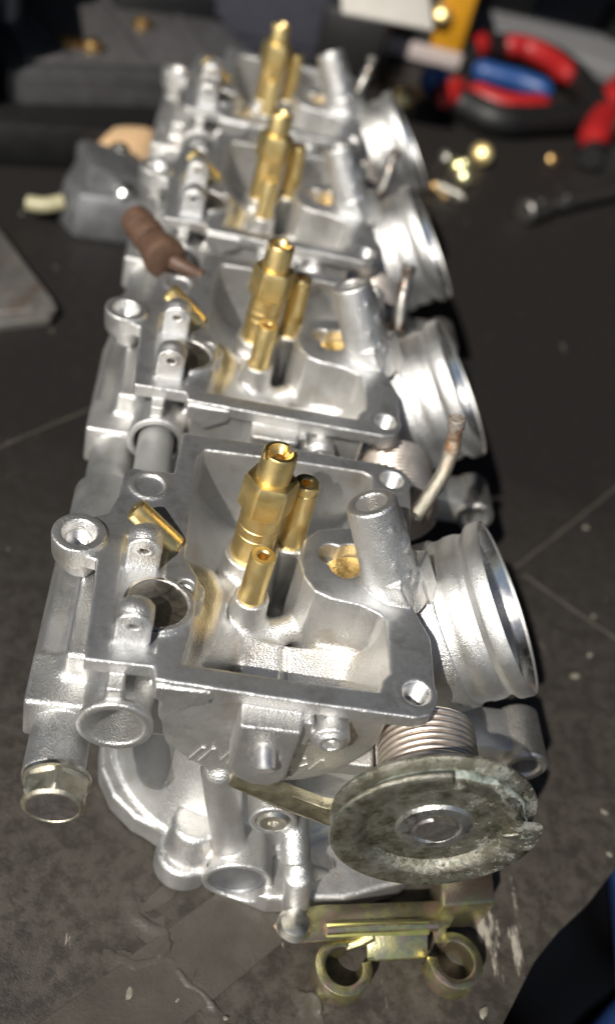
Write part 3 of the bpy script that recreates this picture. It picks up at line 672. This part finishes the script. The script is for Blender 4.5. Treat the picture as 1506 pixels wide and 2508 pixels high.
# ------------------------------------------------------------------ parts only the nearest carburetor has
cap = Geo()
hx2 = lambda r, h, t: r * (math.cos(math.pi / 6) / math.cos((t % (math.pi / 3)) - math.pi / 6) if h > .2 and h < .42 and r > .5 else 1)
cap.lathe([(.58, 1.25), (.62, 1.28), (.62, 1.36), (.585, 1.38)], (-.2, 0, -2.23), (0, -1, 0), 48)
hc = part(cap.build("rail_washer", M['steel'], None), r0)
def hexcap(r, h, t):
    if r < .5: return r
    k = math.cos(math.pi / 6) / math.cos(((t + math.pi / 6) % (math.pi / 3)) - math.pi / 6)
    return min(r, .63 * k - .01) if 1.4 < h < 1.8 else r
part(Geo().lathe([(.55, 1.37), (.60, 1.40), (.64, 1.46), (.64, 1.74), (.565, 1.83), (.51, 1.88), (.47, 1.885), (.455, 1.865), (.30, 1.85), (.001, 1.86)], (-.18, 0, -2.23), (0, -1, 0), 60, rot=math.pi / 6, rfun=hexcap).build("hex_plug", M['hexcap'], None, True, 22), r0)
part(Geo().lathe([(.455, 1.85), (.45, 1.872), (.25, 1.866), (.001, 1.872)], (-.18, 0, -2.23), (0, -1, 0), 48).build("plug_face", M['shaft'], None, True, 30), r0)
# cable pulley
PC = Vector((6.72, 0, -1.78))
pul = part(Geo().lathe([(.98, 1.42), (1.86, 1.42), (1.92, 1.45), (1.93, 1.52), (1.88, 1.56), (1.66, 1.62), (1.62, 1.76)], PC, (0, -1, 0), 96).build("throttle_pulley", M['corroded'], None, True, 30), r0)
u_, v_, a_ = frame((0, -1, 0))
def ang_of(t):      # angle in the picture sense: 0 = +x, 90 = up
    p = u_ * math.cos(t) + v_ * math.sin(t); return math.degrees(math.atan2(p.z, p.x)) % 360
def frontrim(r, h, t):
    a = ang_of(t)
    if r > 1.62 and 18 < a < 97: return 1.60 - (.0 if a < 94 else 0)
    if 1.45 < r < 1.86 and 3 < a < 9: return r - .24
    return r
fr = Geo().lathe([(1.60, 1.70), (1.64, 1.78), (1.88, 1.81), (1.94, 1.84), (1.965, 1.89), (1.95, 1.94), (1.89, 1.965), (1.82, 1.96), (1.55, 1.95), (1.47, 1.93), (1.38, 1.87), (1.20, 1.70), (1.10, 1.63), (1.0, 1.60), (.75, 1.585), (.72, 1.66), (.55, 1.68)], PC, (0, -1, 0), 128, rfun=frontrim)
fr.build("front_flange", M['corroded'], pul, True, 30)
Geo().lathe([(1.67, 1.60), (1.70, 1.64), (1.70, 1.74), (1.66, 1.78)], PC, (0, -1, 0), 128, rfun=lambda r, h, t: r + .03 * math.sin(t * 37) * math.sin(t * 23 + h * 9), caps=False).build("groove_deposit", M['verdigris'], pul, True, 0)
flat = lambda r, h, t: min(r, .32 / max(1e-3, abs(math.sin(math.radians(ang_of(t)) + .25)))) if r < .6 else r
Geo().lathe([(.74, 1.56), (.74, 1.76), (.69, 1.82), (.50, 1.83), (.46, 1.79), (.455, 1.60)], PC, (0, -1, 0), 64, caps=False).build("hub_nut", M['hub'], pul, True, 30)
Geo().lathe([(.735, 1.58), (.80, 1.60), (.84, 1.635), (.80, 1.66), (.745, 1.65)], PC, (0, -1, 0), 64, rfun=lambda r, h, t: r + .012 * math.sin(t * 5 + 1) * math.sin(t * 13), caps=False).build('rust_ring', M['rust'], pul, True, 0)
Geo().lathe([(.42, 1.6), (.42, 1.84), (.38, 1.88), (.001, 1.89)], PC, (0, -1, 0), 48, rfun=flat).build("shaft_end", M['shaft'], pul, True, 30)
Geo().tube([PC + Vector((.75, -1.70, -.62)), PC + Vector((.75, -1.68, -.62))], .09, 12).build("punch_mark", M['olive'], pul)
# bent lever between ear and pulley
lv = Geo().prism([(0, 0), (1.15, -.52), (1.75, -.48), (2.4, -.2), (2.4, -.72), (1.95, -1.0), (1.05, -1.12), (-.1, -.48)], -.13, .13, lambda p: Vector((3.05 + p.x, -.80 - p.z - .35 * max(0, p.x - 1.0), -2.02 + p.y)), .03)
part(lv.build("stop_lever", M['olive'], None, True, 30), r0)
# cable guide bracket with two open loops
br = Geo()
br.prism([(4.55, -1.80), (4.75, -2.05), (5.2, -2.1), (8.5, -1.5), (8.7, -1.2), (8.5, -.9), (5.6, -1.25), (4.8, -1.45)], -6.42, -6.32, None, .03)
br.tube([(5.7, -1.80, -6.30), (6.3, -1.72, -6.28), (7.2, -1.62, -6.27), (8.2, -1.5, -6.30)], .14, 10)
br.prism([(6.65, -1.78), (8.0, -1.55), (8.05, -2.05), (6.72, -2.18)], -6.44, -6.34, lambda p: Vector((p.x, p.y, p.z - (max(0, -1.6 - p.y)) * .8)), .03)
br.prism([(8.2, -1.35), (9.45, -1.15), (9.5, -.2), (8.35, -.35)], -7.0, -5.75, None, .1)
brk = part(br.build("cable_bracket", M['chromate'], None, True, 30), r0)
def loop(cx, cy, a0, a1, rot):
    ro, ri, n = .62, .40, 40; pts = []
    for i in range(n + 1):
        a = math.radians(a0 + (a1 - a0) * i / n); pts.append((cx + ro * math.cos(a) * 1.0, cy + ro * math.sin(a)))
    for i in range(n, -1, -1):
        a = math.radians(a0 + (a1 - a0) * i / n); pts.append((cx + ri * math.cos(a), cy + ri * math.sin(a)))
    return pts
Geo().box((6.85, -1.72, -6.24), (1.15, .14, .03), (.66, 0, .10), .015).build('highlight_strip', M['chromate_lit'], brk, True, 30)  # strip added on the bracket lip, tilted and coloured as a sunlit highlight
lp = Geo().prism(loop(6.12, -2.45, 75, 375, 0), -7.1, -6.5, None, .035)
lp.tube([(6.25, -1.9, -6.75), (6.5, -1.85, -6.6), (6.75, -1.75, -6.45)], .16, 10)
lp.build("cable_loop", M['chromate'], brk, True, 30)
lp = Geo().prism(loop(8.62, -2.15, -185, 110, 0), -7.1, -6.5, None, .035)
lp.tube([(8.4, -1.6, -6.75), (8.35, -1.5, -6.6), (8.3, -1.4, -6.45)], .16, 10)
lp.build("cable_loop", M['chromate'], brk, True, 30)
Geo().lathe([(.36, -6.34), (.38, -6.26), (.30, -6.12), (.12, -6.06), (.001, -6.05)], (5.0, -1.78, 0), (0, 0, 1), 32).build("bracket_screw", M['steel'], brk)

# ------------------------------------------------------------------ unseen dark ceiling and walls, added to darken the metal's reflections
tag(Geo().box((15, 75, 62), (160, 67, 1)).build("ceiling_blocker", M['black'], None, False), kind='structure')
tag(Geo().box((15, 125, 10), (160, 1, 51)).build("back_wall_blocker", M['darkgrey'], None, False), kind='structure')
tag(Geo().box((120, 40, 10), (1, 84, 51)).build("side_wall_blocker", M['darkgrey'], None, False), kind='structure')
# ------------------------------------------------------------------ bench
edge = [(9.0, -4.4), (9.62, -3.39), (10.12, -2.68), (10.78, -1.74), (11.55, -.96), (12.45, -.23), (13.39, .75), (16.5, 4.6), (30, 21), (70, 60), (70, 120), (-60, 120), (-60, -12), (4, -12)]
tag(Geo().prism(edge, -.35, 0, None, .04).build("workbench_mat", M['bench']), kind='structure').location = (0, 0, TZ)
edge2 = [(x - .12 if i < 9 else x, y + .12 if i < 9 else y) for i, (x, y) in enumerate(edge)]
tag(Geo().prism(edge2, -3.5, -.36).build("workbench_top", M['darkgrey'], None, False), kind='structure').location = (0, 0, TZ)
tag(Geo().box((10, 20, -36), (120, 120, .2)).build("floor", M['darkgrey'], None, False), kind='structure')
def strip(name, pts, wid, h, label):
    P = [Vector((x, y, 0)) for x, y in pts]; a, b = [], []
    for i, p in enumerate(P):
        d = (P[min(i + 1, len(P) - 1)] - P[max(i - 1, 0)]).normalized(); nrm = Vector((-d.y, d.x, 0))
        j = (rng.random() - .5) * .04
        a.append((p.x + nrm.x * (wid / 2 + j), p.y + nrm.y * (wid / 2 + j))); b.append((p.x - nrm.x * (wid / 2 - j), p.y - nrm.y * (wid / 2 - j)))
    o = Geo().prism(a + b[::-1], .004, h, None, .02).build(name, M['tape'], None, True, 20); o.location = (0, 0, TZ)
    tag(o, label, "tape strip"); return o
def lerp(p, q, n): return [(p[0] + (q[0] - p[0]) * i / n, p[1] + (q[1] - p[1]) * i / n) for i in range(n + 1)]
strip("tape_strip", lerp((.4, -4.6), (7.2, 1.4), 26), 1.75, .045, "broad grey tape strip on the mat under the nearest carburetor, torn at its left edge")
strip("tape_strip", lerp((12.55, 10.9), (18.5, 17.0), 20), .10, .05, "thin raised tape edge running from beside the second bell towards the pliers")
strip("tape_strip", lerp((12.75, 10.6), (16.5, 7.4), 16), .10, .05, "thin raised tape edge running from the bell shadow to the right border")
strip("tape_strip", lerp((-9, 7.6), (-.6, 16.6), 16), .10, .03, "thin dull tape edge on the mat left of the second carburetor")
# wrinkles where the tape has torn and rolled up: patches of rumpled sheet
def wrinkle(lines, label):
    pts = np.array([p for l in lines for p in l[0]]); lo = pts.min(0) - .45; hi = pts.max(0) + .45; h_ = .035
    nx = int((hi[0] - lo[0]) / h_) + 2; ny = int((hi[1] - lo[1]) / h_) + 2
    X, Y = np.meshgrid(lo[0] + h_ * np.arange(nx), lo[1] + h_ * np.arange(ny), indexing='ij'); Z = np.full(X.shape, -.012)
    for pl, w_, hh in lines:
        for (x0, y0), (x1, y1) in zip(pl[:-1], pl[1:]):
            ex, ey = x1 - x0, y1 - y0; l2 = ex * ex + ey * ey
            t = np.clip(((X - x0) * ex + (Y - y0) * ey) / l2, 0, 1); dx, dy = X - x0 - ex * t, Y - y0 - ey * t
            sd_ = (dx * ey - dy * ex) / math.sqrt(l2); d_ = np.sqrt(dx * dx + dy * dy)
            ww = w_ * np.where(sd_ > 0, 1.9, .55) * (1 + .12 * np.sin(X * 8 + Y * 5))
            Z = np.maximum(Z, -.012 + hh * .62 * (1 + .2 * np.sin(X * 5 - Y * 7)) * np.exp(-(d_ / ww) ** 2))
    g_ = Geo(); g_.v = [Vector((X[i, j], Y[i, j], .03 + Z[i, j])) for i in range(nx) for j in range(ny)]
    keep = Z > -.0115
    for i in range(nx - 1):
        for j in range(ny - 1):
            if keep[i:i + 2, j:j + 2].any(): a_ = i * ny + j; g_.f.append((a_, a_ + ny, a_ + ny + 1, a_ + 1))
    o = g_.build("tape_wrinkle", M['tape'], None, True, 0); o.location = (0, 0, TZ)
    return tag(o, label, "tape wrinkle")
wrinkle([([(1.65, -1.1), (1.75, -1.4), (2.05, -1.6), (2.4, -1.7), (2.5, -2.05), (2.35, -2.25)], .09, .10), ([(1.5, -2.3), (1.8, -2.42), (2.1, -2.35), (2.35, -2.25), (2.6, -2.3)], .10, .07), ([(2.55, -1.75), (2.75, -1.5), (3.1, -1.15)], .05, .06)], "large rumpled tear in the tape below the silver ear lug")
wrinkle([([(2.75, -2.5), (2.95, -2.75), (3.25, -2.9), (3.5, -3.15)], .06, .09), ([(2.95, -2.75), (3.05, -2.5)], .05, .06)], "small forked tear in the tape near the bottom border")
wrinkle([([(1.95, -1.0), (2.25, -.7), (2.5, -.5)], .07, .08)], "short raised crease of tape left of the silver ear lug")
wrinkle([([(5.35, -3.05), (5.5, -2.8), (5.7, -2.85), (5.75, -3.1)], .08, .13)], "little raised curl in the mat left of the first cable loop")
# debris
def chip(x, y, s, el, ang, lab):
    bm = bmesh.new(); bmesh.ops.create_icosphere(bm, subdivisions=2, radius=1)
    for v in bm.verts:
        q = 1 + .5 * (random.random() - .5); v.co = Vector((v.co.x * s * el * q, v.co.y * s * q, v.co.z * s * .4 * q + s * .2))
    gg = Geo(); gg.bm(bm, Matrix.Rotation(ang, 3, 'Z'), Vector((0, 0, 0)))
    o = gg.build("debris_chip", M['chip'], None, True, 60); o.location = (x, y, TZ + .02)
    tag(o, lab, "debris", "pale crumbs on the mat")
for q in [(1.75, -3.05, .07, 2.4, 1.45, "long pale sliver of debris on the tape, leftmost near the bottom border"), (2.75, -3.1, .05, 2.6, .9, "thin pale sliver of debris right of the leftmost sliver"),
          (3.75, -3.4, .05, 1.1, 0, "round pale crumb at the bottom border, left of the cable loops"), (13.45, 2.3, .07, 1.4, -.7, "oval pale crumb right of the pulley shadow, between two others"),
          (13.3, 1.1, .06, 1.5, -.7, "oval pale crumb right of the pulley shadow, lowest there"), (9.35, -2.95, .09, 1.6, 1.2, "largest pale crumb below the right cable loop, near the bench edge"),
          (14.8, 9.2, .06, 1.2, 0, "pale crumb near the right border beside the thin tape edges"),
          (13.6, 6.7, .10, 1.6, .3, "broad pale crumb on the mat just right of the nearest bell"), (14.3, 7.6, .08, 1.3, .9, "pale crumb behind the broad one right of the nearest bell"),
          (15.5, 13.3, .08, 1.5, .4, "pale crumb between the two thin tape edges, farthest back")]:
    chip(*q)
# cloth with blue stripes down beside the bench
cl = Geo()
nx_, ny_ = 40, 40
for i in range(nx_ + 1):
    for j in range(ny_ + 1):
        x = 8 + i * .7; y = -16 + j * .8
        cl.v.append(Vector((x, y, -22 + .8 * math.sin(x * .9 + y * .5) + .5 * math.sin(y * 1.1 - x * .4))))
for i in range(nx_):
    for j in range(ny_):
        a = i * (ny_ + 1) + j; cl.f.append((a, a + ny_ + 1, a + ny_ + 2, a + 1))
clo = cl.build("navy_cloth", M['fabric'], None, True, 0)
sm = clo.modifiers.new("thickness", 'SOLIDIFY'); sm.thickness = .15
tag(clo, "dark navy cloth with blue folds hanging low beside the bench corner", "cloth")
for k, pts in enumerate(([(12.5, -8, -20.7), (15.5, -2.5, -20.2), (18.5, 1.2, -20.2), (23, 5, -20.5)], [(17, -6, -20.7), (19.3, -1.2, -20.2), (20.5, 4, -20.1), (21.5, 9, -20.4)])):
    Geo().tube(smooth_path(pts, 8), .42, 10).build("blue_piping", M['stripe'], clo)

# ------------------------------------------------------------------ loose things round the bank
# brown ribbed fitting on the back corner of the second carburetor
t = empty("rubber_fitting", (-.1, 14.3, -.4), "brown ribbed rubber fitting with a thin nozzle, lying across the second carburetor", "rubber fitting")
p0, p1 = Vector((-.78, 15.2, .12)), Vector((.55, 12.75, .12)); d = (p1 - p0).normalized(); loc = Vector(t.location)
ribs = [(.30, 0), (.44, .04), (.47, .3), (.46, .54), (.37, .60), (.37, .66), (.47, .72), (.49, .9), (.47, 1.12), (.38, 1.18), (.38, 1.24), (.47, 1.30), (.50, 1.55), (.55, 1.75), (.60, 2.05), (.56, 2.2), (.34, 2.28)]
Geo().lathe(ribs, p0 - loc, d, 40).build("ribbed_body", M['brown'], t, True, 50)
q0 = p0 + d * 2.2 + Vector((.15, .1, -.05))
Geo().tube(smooth_path([q0 - loc, q0 + Vector((.4, -.15, -.05)) - loc, q0 + Vector((.85, -.25, -.12)) - loc], 6), [.24 - .008 * i for i in range(13)], 16).build("nozzle", M['brown'], t)
# grey casting lying left of the bank with foam
def at(x, y, z):      # photograph pixel (of 1484 wide) -> point on the level z
    s = 1506 / 1484; dr = M3 @ Vector(((x * s - 753) / 2467.3, -(y * s - 1254) / 2467.3, -1)); c = Vector(CAMLOC)
    return c + dr * ((z - c.z) / dr.z)
bw = at(275, 520, TZ); bw = Vector((bw.x, bw.y, TZ))
t = empty("float_bowl", bw, "dull grey cast float bowl lying on its side left of the carburetors", "float bowl")
gq = Geo(); gq.prism([(-2.3, -1.2), (-1.4, -2.6), (1.9, -2.2), (2.4, 1.3), (1.0, 2.2), (-2.0, 1.6)], 0, 1.9, lambda p: Vector((p.x * (1 - .07 * p.z), p.y * (1 - .07 * p.z), p.z)), .25)
gq.build("bowl_body", M['bowl'], t, True, 30)
gq = Geo(); gq.box((-.2, .1, 2.0), (1.3, 1.3, .45), (0, .25, .3), .2).box((-.6, -.6, 2.1), (.1, 1.8, .35), (.1, .1, .7), .05); gq.build("raised_boss", M['bowl'], t, True, 30)
for x, y, z in ((1.5, -.8, 1.85), (-.1, 1.5, 2.0), (.5, -1.6, 1.8), (1.7, .9, 1.8)):
    Geo().lathe([(.42, -.2), (.42, .35), (.3, .45), (.16, .45), (.14, .2), (.001, .2)], (x, y, z), (0, -.2, 1), 24).build("screw_boss", M['bright'], t)
Geo().tube(smooth_path([(-1.9, -1.5, 1.0), (-2.6, -1.7, .8), (-3.3, -1.6, .7)], 5), .32, 16).build("drain_spigot", plain("pale_spigot", (.30, .28, .16), (.40, .37, .24), .4), t)
fo = at(328, 350, TZ + 1.6)
bm = bmesh.new(); bmesh.ops.create_icosphere(bm, subdivisions=3, radius=1)
for v in bm.verts: v.co = Vector((v.co.x * 1.75, v.co.y * 1.5, max(v.co.z, -.6) * 1.3)) * (1 + .08 * math.sin(v.co.x * 5) * math.cos(v.co.y * 4))
gq = Geo(); gq.bm(bm, Matrix.Rotation(.5, 3, 'Z'), Vector((0, 0, 0)))
o = gq.build("foam_piece", M['tan'], None, True, 60); o.location = (fo.x, fo.y, TZ + 1.0); tag(o, "tan rounded piece of foam behind the grey float bowl", "foam piece")
# ground steel plate at the left border
pl = [at(x, y, TZ + .3) for x, y in ((-160, 380), (5, 565), (60, 640), (125, 725), (138, 750), (120, 772), (0, 785), (-300, 760))]
c0 = Vector((-6.5, 21.5, TZ)); 
o = Geo().prism([(p.x - c0.x, p.y - c0.y) for p in pl], .02, .42, None, .06).build("steel_plate", M['blade'], None, True, 30); o.location = c0
tag(o, "brown-mottled steel plate with a rounded corner at the left border", "steel plate")
Geo().prism([((p.x - c0.x) * .9 - .35, (p.y - c0.y) * .86) for p in pl], .40, .50, None, .04).build("raised_face", M['blade'], o, True, 30)
# cases and boxes at the back
def thing_box(name, c, h, rot, m, label, cat, bev=.3):
    o = Geo().box((0, 0, h[2]), h, None, bev).build(name, m, None, True, 30); o.location = c; o.rotation_euler = rot; return tag(o, label, cat)
def gp(x, y, z=TZ): p = at(x, y, z); return Vector((p.x, p.y, z))
oc = gp(250, 255)
org = thing_box("parts_organizer", (oc.x - .4, oc.y + 2.8, TZ), (6.6, 7.0, 1.7), (0, 0, .42), M['org'], "grey parts organizer case with a smoky lid at the back left", "parts case", .4)
Geo().box((0, 0, 3.5), (5.6, 6.4, .12), None, .1).build("smoky_lid", M['clear'], org, True, 30)
for i in range(3): Geo().box((-3.7 + 3.7 * i, 0, 3.66), (.12, 6.2, .06), None, .03).build("lid_rib", M['org'], org, True, 30)
for x, y in ((-3.2, -4.6), (1.2, -1.8), (3.2, 3.2), (-2.2, -4.9)):
    Geo().lathe([(.001, 0), (.5, .0), (.5, .25), (.3, .4), (.001, .4)], (x, y, 3.6), (0, 0, 1), 20).build("brass_fitting", M['brass_dull'], org)
Geo().box((0, -7.1, 1.6), (6.0, .12, 1.0), None, .08).build("front_panel", M['org'], org, True, 30)
p = gp(10, 300); thing_box("black_case", (p.x - 5.4, p.y + 1.5, TZ), (4.6, 5.5, 4.5), (0, 0, .2), M['black'], "black case standing at the upper left border", "case")
p = gp(28, 235, TZ); o = Geo().tube([(0, 0, .4), (-.25, .3, 4), (-.5, .6, 9)], .6, 14).build("grey_bar", M['bowl']); o.location = (p.x, p.y, TZ); tag(o, "dull grey metal bar leaning on the black case", "metal bar")
p = gp(400, 240); thing_box("black_block", (p.x - 1.2, p.y + 4, TZ), (2.6, 2.4, 2.3), (0, 0, .3), M['black'], "black block behind the hindmost carburetor, left of its jets", "block")
p = gp(120, 380); thing_box("black_tray", (p.x - .5, p.y + 2, TZ), (5.5, 3.2, 1.0), (0, 0, .3), M['black'], "low black tray behind the grey float bowl", "tray")
p = gp(620, 170); nv = thing_box("slate_case", (p.x + .3, p.y + 7, TZ), (6.8, 4.0, 8.5), (0, 0, .1), M['navy'], "dark slate blue case standing behind the hindmost carburetor", "case")
Geo().box((0, -4.05, 8.0), (6.0, .1, 7.2), None, .05).build("front_panel", M['navy'], nv, True, 30)
p = gp(830, 205); thing_box("black_pouch", (p.x + .2, p.y + 2, TZ), (2.0, 1.6, 2.0), (0, 0, -.2), M['black'], "small black pouch right of the hindmost jets", "pouch", .5)
p = gp(1010, 152); bx = thing_box("small_parts_box", (p.x - 1.6, p.y + 3.2, TZ), (4.2, 3.0, 3.4), (0, 0, -.07), M['darkgrey'], "dark box with an amber end panel and a pale base, left of the pliers", "parts box", .2)
Geo().box((3.2, -3.08, 3.9), (1.0, .12, 2.7), None, .08).build("amber_panel", M['yellow'], bx, True, 30)
Geo().box((4.27, 0, 3.9), (.1, 2.8, 2.7), None, .06).build("amber_panel", M['yellow'], bx, True, 30)
Geo().box((0.2, -3.2, .7), (4.2, .25, .5), None, .1).build("pale_base", M['pinkish'], bx, True, 30)
Geo().box((-1.2, -3.05, 2.6), (1.7, .08, .9), None, .05).build("brown_print", plain("brown_print", (.10, .06, .03), (.15, .09, .05), .6), bx, True, 30)
Geo().lathe([(.001, -.1), (.75, 0), (.7, .2), (.45, .42), (.001, .5)], (2.35, -3.2, 3.2), (-.25, -.7, .8), 28).build("metal_stud", M['brass'], bx)
lab = Geo().box((0, 0, 0), (2.3, 2.3, .12), None, .1).build("label_card", M['paper']); q = at(925, 30, TZ + 7.0); lab.location = (q.x + .1, q.y + 2.0, TZ + 7.45); lab.rotation_euler = (.35, 0, .10)
tag(lab, "off-white card lying on top of the dark box", "card")
Geo().box((-.2, .7, .14), (1.2, .7, .015)).build("grey_print", M['print'], lab, False)
p = gp(1190, 90); thing_box("black_box", (p.x + .2, p.y + 5, TZ), (2.6, 3, 4), (0, 0, 0), M['black'], "black box between the amber panel and the grey sheet", "box")
p = gp(1400, 130); o = Geo().box((0, 0, .6), (11, 12, .6), None, .2).build("grey_sheet", M['grey']); o.location = (p.x + 3.5, p.y + 6, TZ + .05); o.rotation_euler = (0, 0, -.3); tag(o, "broad grey sheet lying behind the pliers", "sheet")
p = gp(1470, 95, TZ + 1); thing_box("black_socket", (p.x + .5, p.y, TZ + 1.3), (1.3, 1.2, 1.0), (0, 0, .2), M['black'], "small black socket on the grey sheet at the right border", "socket")
# pliers and drivers
def px(pts, z): return [gp(x, y, TZ + z) + Vector((0, 0, 0)) for x, y in pts]
def grip_tool(name, label, cat, handles, head):
    base = gp(*handles[0][0][0]); t = empty(name, (base.x, base.y, TZ), label, cat)
    for body, rad, inl in handles:
        P = [p_ - Vector(t.location) for p_ in px(body, .9)]
        Geo().tube(smooth_path(P, 6), rad, 16).build("handle", M['black'], t)
        for seg, m, r2 in inl:
            S = [p_ - Vector(t.location) for p_ in px(seg, 1.25)]; sp = smooth_path(S, 6); n = len(sp)
            Geo().tube(sp, [r2 * min(1, .45 + .25 * min(i, n - 1 - i)) for i in range(n)], 14).build("grip_inlay", m, t)
    if head:
        P = [p_ - Vector(t.location) for p_ in px(head, .8)]; Geo().tube(smooth_path(P, 6), .95, 14).build("jaw", M['dark_steel'], t)
    return t
grip_tool("pliers", "pliers with black and red handles lying on the bench at the right", "pliers",
          [([(1115, 135), (1180, 118), (1260, 122), (1340, 152), (1400, 205), (1440, 270)], .98, [([(1145, 128), (1160, 95)], M['red'], .85), ([(1210, 110), (1270, 118), (1330, 148), (1375, 190)], M['red'], .78)]),
           ([(1050, 240), (1110, 250), (1200, 290), (1300, 290), (1390, 285), (1450, 275)], .9, [([(1070, 245), (1110, 205)], M['red'], .8), ([(1125, 222), (1190, 250), (1250, 262), (1320, 258)], M['red'], .85)])], [(1430, 270), (1480, 290), (1530, 310)])
grip_tool("screwdriver", "blue handled screwdriver lying between the two plier handles", "screwdriver",
          [([(1035, 190), (1065, 205)], .8, [([(1040, 180), (1060, 215)], M['blue'], .9)]), ([(1150, 165), (1220, 182), (1320, 215)], .6, [([(1140, 166), (1200, 184), (1260, 200), (1330, 226)], M['blue'], .72)])], None)
grip_tool("red_cutters", "red gripped cutter handle entering at the right border", "cutters",
          [([(1425, 380), (1445, 335), (1475, 285), (1525, 215)], .7, [([(1425, 350), (1445, 305), (1468, 272)], M['red'], .95), ([(1470, 260), (1492, 222), (1530, 185)], M['red'], 1.0)])], None)
# socket extension
a, b = gp(1262, 512, TZ + .6), gp(1500, 462, TZ + .6); d = (b - a).normalized(); ln = (b - a).length
t = empty("socket_extension", (a.x, a.y, TZ), "dark steel socket extension bar lying at the right", "extension bar")
off = Vector((0, 0, .6))
Geo().lathe([(.5, 0), (.62, .1), (.62, 1.5), (.45, 1.7), (.30, 1.9)], off, d, 28).build("socket_end", M['dark_steel'], t)
Geo().lathe([(.30, 1.8), (.30, 3.0), (.36, 3.1), (.36, 3.5), (.28, 3.6), (.28, ln + 6)], off, d, 24).build("shank", M['dark_steel'], t)
for s_ in (1.2, 3.3):
    Geo().lathe([(.001, -.02), (.2, 0), (.12, .14), (.001, .18)], off + d * s_ + Vector((-.1, -.25, .5)), (-.2, -.5, 1), 16).build("detent_ball", M['bright'], t)
# small screws and a spring
def screw(x, y, r, m, label, tilt):
    p_ = gp(x, y, TZ + r); t_ = empty("loose_screw", (p_.x, p_.y, TZ), label, "screw")
    Geo().lathe([(.001, .35 * r), (r * .6, .3 * r), (r, 0), (r, -.35 * r), (r * .45, -.4 * r), (r * .42, -2.6 * r), (.001, -2.7 * r)], (0, 0, r * 1.05), tilt, 24).build("screw_head", m, t_)
screw(1160, 372, .62, M['brass'], "largest brass screw of the loose hardware right of the bank", (-.4, -.8, .5))
screw(1130, 402, .45, M['chromate'], "yellow zinc screw just below the largest brass screw", (.3, -.9, .45))
screw(1120, 428, .45, M['chromate'], "yellow zinc screw nearest to the loose spring", (-.2, -.9, .5))
screw(1095, 398, .42, M['chromate'], "yellow zinc screw left of the two others", (-.7, -.5, .45))
screw(1068, 378, .36, M['steel'], "small plain steel screw nearest to the third bell", (-.8, -.3, .4))
screw(1045, 448, .34, M['brass_dull'], "small brass screw left of the loose spring", (-.7, .4, .3))
screw(972, 235, .55, M['brass'], "brass fitting beside the bell of the hindmost carburetor", (0, -.7, .6))
screw(1335, 385, .35, M['brass_dull'], "small dull brass screw lying alone below the pliers", (.2, -.6, .5))
p_ = gp(1085, 462, TZ + .35); pts = []
for i in range(7 * 14): pts.append((-.7 + 1.4 * i / 98, .34 * math.cos(i / 14 * 6.283), .36 + .34 * math.sin(i / 14 * 6.283)))
o = Geo().tube(pts, .06, 6).build("loose_spring", M['steel'], None, True, 60); o.location = (p_.x, p_.y, TZ); o.rotation_euler = (0, 0, -.5); tag(o, "small steel coil spring lying among the loose screws", "spring")
